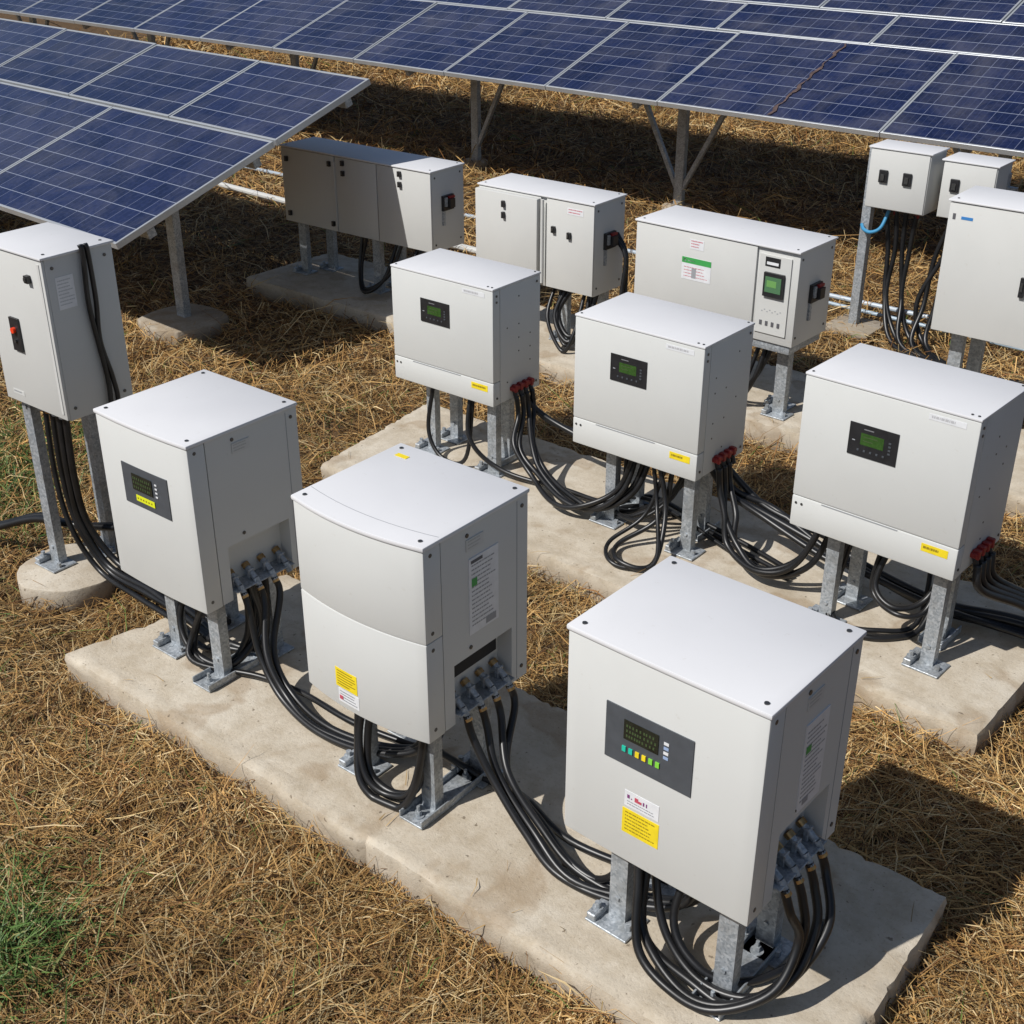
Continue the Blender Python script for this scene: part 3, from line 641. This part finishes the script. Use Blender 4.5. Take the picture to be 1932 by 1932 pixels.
def streak(pts,mat,name):
    bm=bmesh.new(); prev=None
    for (x,y,w) in pts:
        a=bm.verts.new(RT@Vector((x-w/2,y,.009))); b=bm.verts.new(RT@Vector((x+w/2,y+w*.3,.009)))
        if prev: bm.faces.new((prev[0],prev[1],b,a))
        prev=(a,b)
    me=bpy.data.meshes.new(name); bm.to_mesh(me); bm.free(); me.materials.append(mat); o=bpy.data.objects.new(name,me); COL.objects.link(o); o.parent=ra
rnd=random.Random(8)
streak([(-.93+.010*math.sin(i*.7)+rnd.uniform(-.005,.005),.02+i*.021,.022+.012*math.sin(i*.4)+rnd.uniform(-.006,.006)) for i in range(60)],simple('rusty_dust',(.085,.055,.05),.9,0,.5,14),'rust_streak')
dC=[8-1.3*i for i in range(24)]
array((-6.5,13.6,1.0),1,19,[(0,.9,dC[::-1]),(.92,1.8,[d-.5 for d in dC[::-1]]),(1.82,2.7,dC[::-1]),(2.72,3.6,dC[::-1])],[(x,1.4,-1.08,False) for x in (6,2,-2,-6,-10,-14,-18)],"blue solar array of four panel rows behind another array",(-21,8))
dD=[10-1.6*i for i in range(26)]
array((-9.5,19.5,1.1),1,19,[(0,1.3,dD[::-1]),(1.32,2.6,dD[::-1]),(2.62,3.9,dD[::-1])],[(x,1.4,-1.18,False) for x in (6,0,-6,-12,-18,-24)],"blue solar array of three panel rows at the field's edge",(-29,10))

# ------------------------------------------------------------------ slabs
def slab(corners,th,name,label,mat=CONC):
    A,B,C,D=[Vector((c[0],c[1],0)) for c in corners]
    nx=int((B-A).length/.025); ny=int((D-A).length/.025)
    c0=(A+B+C+D)/4
    bm=bmesh.new(); g=[[None]*(ny+1) for _ in range(nx+1)]
    def jit(p,edge,groove,near):
        q=p.copy(); n=noise.noise(p*6)*.004; q.z+=n*.6
        if groove: q.z-=.0032
        if near: q.z-=max(0,noise.noise(p*14)-.25)*.02
        if edge:
            m=(noise.noise(p*9+Vector((5,3,1)))+.9*noise.noise(p*33)); q+=(c0-p).normalized()*max(0,m)*.016; q.z-=.002+max(0,m)*.016
        return q
    for i in range(nx+1):
        for j in range(ny+1):
            u,v=i/nx,j/ny
            p=(A*(1-u)+B*u)*(1-v)+(D*(1-u)+C*u)*v
            g[i][j]=bm.verts.new(jit(p,i in(0,nx) or j in (0,ny),(i in (3,nx-3) and 3<=j<=ny-3) or (j in (3,ny-3) and 3<=i<=nx-3),i in (1,nx-1) or j in (1,ny-1))-c0)
    for i in range(nx):
        for j in range(ny): bm.faces.new((g[i][j],g[i+1][j],g[i+1][j+1],g[i][j+1])).smooth=True
    ring=[(g[i][0],(0,-1)) for i in range(nx)]+[(g[nx][j],(1,0)) for j in range(ny)]+[(g[i][ny],(0,1)) for i in range(nx,0,-1)]+[(g[0][j],(-1,0)) for j in range(ny,0,-1)]
    corner={id(g[0][0]):(-1,-1),id(g[nx][0]):(1,-1),id(g[nx][ny]):(1,1),id(g[0][ny]):(-1,1)}
    prev=[v for v,_ in ring]; base=[(v.co.copy(),corner.get(id(v),d)) for v,d in ring]
    for k in range(1,7):
        z=-th*k/6-.006; cur=[]
        for co,d in base:
            o=noise.noise((co+c0)*8+Vector((0,0,z*16)))*.008+noise.noise((co+c0)*30+Vector((0,0,z*40)))*.003
            cur.append(bm.verts.new(Vector((co.x+d[0]*(.006+o),co.y+d[1]*(.006+o),z))))
        n=len(cur)
        for i in range(n): bm.faces.new((prev[i],cur[i],cur[(i+1)%n],prev[(i+1)%n])).smooth=True
        prev=cur
    bmesh.ops.recalc_face_normals(bm,faces=bm.faces[:])
    me=bpy.data.meshes.new(name); bm.to_mesh(me); bm.free(); me.materials.append(mat); me.set_sharp_from_angle(angle=R(38))
    o=bpy.data.objects.new(name,me); COL.objects.link(o); o.location=c0; o['label']=label; o['category']='concrete plinth'; o['group']='concrete plinths'
    return o
SL=[[(-4.06,2.16),(-.78,2.14),(-.82,3.10),(-3.86,3.14)],[(-4.57,4.03),(-1.05,3.95),(-1.03,5.0),(-4.70,4.98)],[(-7.38,5.90),(-.6,5.95),(-.6,6.78),(-7.38,6.76)]]
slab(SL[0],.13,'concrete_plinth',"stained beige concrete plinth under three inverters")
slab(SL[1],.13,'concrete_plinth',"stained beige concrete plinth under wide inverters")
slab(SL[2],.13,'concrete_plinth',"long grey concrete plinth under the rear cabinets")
def pad(cx,cy,r,top,n,name,label,sq=0):
    p=Part(); pts=[]
    for i in range(n):
        a=2*math.pi*i/n; rr=r*(1+.03*math.sin(3*a+1)+.02*math.sin(7*a))
        if sq: rr=r/max(abs(math.cos(a)),abs(math.sin(a)))**sq
        pts.append((rr*math.cos(a),rr*math.sin(a)))
    p.poly(pts,-.12,0,CONC2 if sq else CONC,'z',.01); o=p.obj(name,None,(cx,cy,top),label); o['category']='concrete footing'; o['group']='concrete footings'
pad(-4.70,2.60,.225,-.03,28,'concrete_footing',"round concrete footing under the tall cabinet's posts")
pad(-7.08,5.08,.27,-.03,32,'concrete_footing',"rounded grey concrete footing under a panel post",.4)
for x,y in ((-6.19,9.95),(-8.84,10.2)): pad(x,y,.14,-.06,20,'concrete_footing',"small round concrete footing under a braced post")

# ------------------------------------------------------------------ ground
def gz(x,y):
    return -.132+.014*np.sin(x*2.1+np.sin(y*1.7)*1.3)*np.cos(y*2.6+x*.7)+.009*np.sin(x*7.3+y*3.1)*np.sin(y*6.1-x*2.2)
def axis(lo,hi,step,far):
    a=list(np.arange(lo,hi+1e-6,step)); g=step; x=hi
    while x<far: g*=1.35; x+=g; a.append(x)
    g=step; x=lo
    while x>-far: g*=1.35; x-=g; a.insert(0,x)
    return np.array(a)
ax=axis(-12,2,.08,400); ay=axis(-1,13,.08,400)
GX,GY=np.meshgrid(ax,ay,indexing='ij'); GZ=gz(GX,GY)
nx,ny=GX.shape; V=np.stack([GX,GY,GZ],-1).reshape(-1,3)
idx=np.arange(nx*ny).reshape(nx,ny)
F=np.stack([idx[:-1,:-1],idx[1:,:-1],idx[1:,1:],idx[:-1,1:]],-1).reshape(-1,4)
def npmesh(name,V,F,mat,col=None):
    me=bpy.data.meshes.new(name); me.vertices.add(len(V)); me.vertices.foreach_set('co',V.astype(np.float32).ravel())
    me.loops.add(F.size); me.loops.foreach_set('vertex_index',F.astype(np.int32).ravel())
    me.polygons.add(len(F)); me.polygons.foreach_set('loop_start',np.arange(0,F.size,4,dtype=np.int32)); 
    me.update(calc_edges=True); me.validate()
    if col is not None:
        a=me.color_attributes.new('Col','FLOAT_COLOR','POINT'); a.data.foreach_set('color',col.astype(np.float32).ravel())
    me.materials.append(mat); o=bpy.data.objects.new(name,me); COL.objects.link(o); return o
g=npmesh('ground',V,F,SOIL); g['kind']='structure'; g.data.shade_smooth()

def inquad(x,y,q,m):
    ins=np.ones_like(x,bool)
    for i in range(4):
        a=q[i];b=q[(i+1)%4]; ex,ey=b[0]-a[0],b[1]-a[1]; L=math.hypot(ex,ey)
        ins&=((ex*(y-a[1])-ey*(x-a[0]))/L>m)
    return ins
def blades(n,x,y,az,ln,wd,rise,pitch,cols,z0,name,mat,droop=0):
    dx,dy=np.cos(az),np.sin(az); px,py=-dy,dx
    bend=np.random.normal(0,.28,n)
    pts=[]
    for t in (0,.5,1):
        l=ln*t
        cx=x+dx*l+px*bend*ln*(t*t); cy=y+dy*l+py*bend*ln*(t*t)
        cz=z0+pitch*l+rise*4*t*(1-t)-droop*ln*t*t
        w=wd*(1 if t<1 else .35)*.5
        tw=np.random.normal(0,.5,n)
        pts.append(np.stack([cx-px*w,cy-py*w,cz-w*tw],-1)); pts.append(np.stack([cx+px*w,cy+py*w,cz+w*tw],-1))
    V=np.stack(pts,1).reshape(-1,3); b=np.arange(n)[:,None]*6
    F=np.concatenate([b+np.array([[0,1,3,2]]),b+np.array([[2,3,5,4]])],0)
    C=np.concatenate([np.repeat(cols,6,0),np.ones((n*6,1))],1)
    return npmesh(name,V,F,mat,C)
head=math.pi/2+R(39.27)
def polar(n,r0,r1,half):
    r=np.exp(np.random.uniform(math.log(r0),math.log(r1),n)); th=head+np.random.uniform(-half,half,n)
    return r*np.cos(th),r*np.sin(th),r
n=280000
x,y,r=polar(n,1.7,24,R(31))
keep=np.ones(n,bool)
for q in SL: keep&=~inquad(x,y,q,.012)
keep&=((x+4.70)**2+(y-2.60)**2>.2**2)&(np.maximum(abs(x+7.08),abs(y-5.08))>.24)
x,y,r=x[keep],y[keep],r[keep]; n=len(x)
sc=np.maximum(1,r/4.5)**.8
fl=np.sin(x*1.9+1.3*np.sin(y*1.1))+np.cos(y*2.3+1.1*np.sin(x*1.7))
az=fl*1.5+np.random.normal(0,.85,n)+np.where(np.random.rand(n)<.5,math.pi,0)
ln=np.random.gamma(3.2,.036,n).clip(.03,.27)*sc; wd=np.random.uniform(.0016,.0040,n)*sc
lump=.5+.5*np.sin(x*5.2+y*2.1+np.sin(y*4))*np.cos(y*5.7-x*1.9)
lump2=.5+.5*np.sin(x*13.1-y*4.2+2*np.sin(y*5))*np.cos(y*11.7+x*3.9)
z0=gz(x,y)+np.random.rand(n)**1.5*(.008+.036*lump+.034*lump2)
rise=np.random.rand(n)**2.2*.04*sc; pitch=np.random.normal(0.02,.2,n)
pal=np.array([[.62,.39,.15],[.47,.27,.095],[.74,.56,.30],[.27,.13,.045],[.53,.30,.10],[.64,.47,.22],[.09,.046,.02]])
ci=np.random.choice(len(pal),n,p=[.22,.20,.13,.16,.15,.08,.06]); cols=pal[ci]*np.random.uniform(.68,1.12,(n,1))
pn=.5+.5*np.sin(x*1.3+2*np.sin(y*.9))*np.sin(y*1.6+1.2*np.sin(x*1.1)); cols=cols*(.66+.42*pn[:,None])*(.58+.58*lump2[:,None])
gr=(np.random.rand(n)<.015); cols[gr]=np.array([.12,.18,.04])
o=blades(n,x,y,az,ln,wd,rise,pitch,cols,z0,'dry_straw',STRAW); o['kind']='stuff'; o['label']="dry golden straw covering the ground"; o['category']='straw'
n=420
x=np.random.uniform(-7.3,-.8,n); y=np.random.uniform(2.15,6.8,n); k=np.zeros(n,bool)
for q in SL: k|=inquad(x,y,q,.02)&(~inquad(x,y,q,.16)|(np.random.rand(n)<.25))
x,y=x[k],y[k]; n=len(x)
o=blades(n,x,y,np.random.uniform(0,6.28,n),np.random.uniform(.03,.12,n),np.random.uniform(.002,.0035,n),np.random.rand(n)*.006,np.zeros(n),np.tile([[.5,.34,.15]],(n,1))*np.random.uniform(.5,1.1,(n,1)),np.full(n,.006),'loose_straw',STRAW); o['kind']='stuff'; o['label']="loose straw bits scattered on the concrete"; o['category']='straw'
def patch(cx,cy,sx,sy,n,h):
    return np.stack([np.random.normal(cx,sx,n),np.random.normal(cy,sy,n),np.full(n,h)],-1)
P=np.concatenate([patch(-2.97,1.16,.15,.13,1300,.14),patch(-3.2,1.38,.14,.12,280,.10),patch(-2.65,1.2,.25,.1,120,.07),patch(-5.95,2.95,.25,.28,1500,.12),patch(-6.3,3.5,.3,.25,800,.1),patch(-5.4,2.75,.25,.2,400,.09),patch(-4.3,1.75,.3,.15,160,.06),
  patch(-5.3,4.6,.5,.3,200,.06),patch(-2.2,3.5,.9,.15,120,.05)])
k=np.ones(len(P),bool)
for q in SL: k&=~inquad(P[:,0],P[:,1],q,-.02)
P=P[k]; n=len(P); x,y,h=P.T
az=np.random.uniform(0,2*math.pi,n); ln=np.random.uniform(.35,1.15,n)*h
pal=np.array([[.07,.135,.028],[.12,.19,.05],[.045,.09,.018],[.22,.22,.08]]); cols=pal[np.random.choice(4,n,p=[.35,.3,.2,.15])]*np.random.uniform(.7,1.25,(n,1))
o=blades(n,x,y,az,ln,np.full(n,.0042),.02*np.ones(n),np.random.uniform(.3,1.5,n),cols,gz(x,y),'green_grass',GRASS,droop=.35); o['kind']='stuff'; o['label']="tufts of fresh green grass among the straw"; o['category']='grass'

# ------------------------------------------------------------------ light
SD=Vector((.32,.85,-1.0)).normalized()
sl=bpy.data.lights.new('sun','SUN'); sl.energy=4.5; sl.angle=R(.5); sl.color=(1,.975,.935)
so=bpy.data.objects.new('sun',sl); COL.objects.link(so); so.rotation_euler=SD.to_track_quat('-Z','Y').to_euler(); so.location=(-5,-8,12)
w=bpy.data.worlds.new('World'); scene.world=w; w.use_nodes=True; nt=w.node_tree
sky=nt.nodes.new('ShaderNodeTexSky'); sky.sky_type='NISHITA'; sky.sun_disc=False
sky.sun_elevation=math.asin(-SD.z); sky.sun_rotation=math.atan2(-SD.x,-SD.y)%(2*math.pi)
bg=nt.nodes['Background']; bg.inputs['Strength'].default_value=.065; nt.links.new(sky.outputs[0],bg.inputs[0])
scene.view_settings.view_transform='Standard'; scene.view_settings.look='None'; scene.view_settings.exposure=0
cd=bpy.data.cameras.new('camera'); cd.sensor_width=36; cd.lens=36*2410/1932; cd.clip_end=2000; cd.clip_start=.05
co=bpy.data.objects.new('camera',cd); COL.objects.link(co); co.location=(0,0,2.85); co.rotation_euler=(R(90-27.57),0,R(39.27))
scene.camera=co
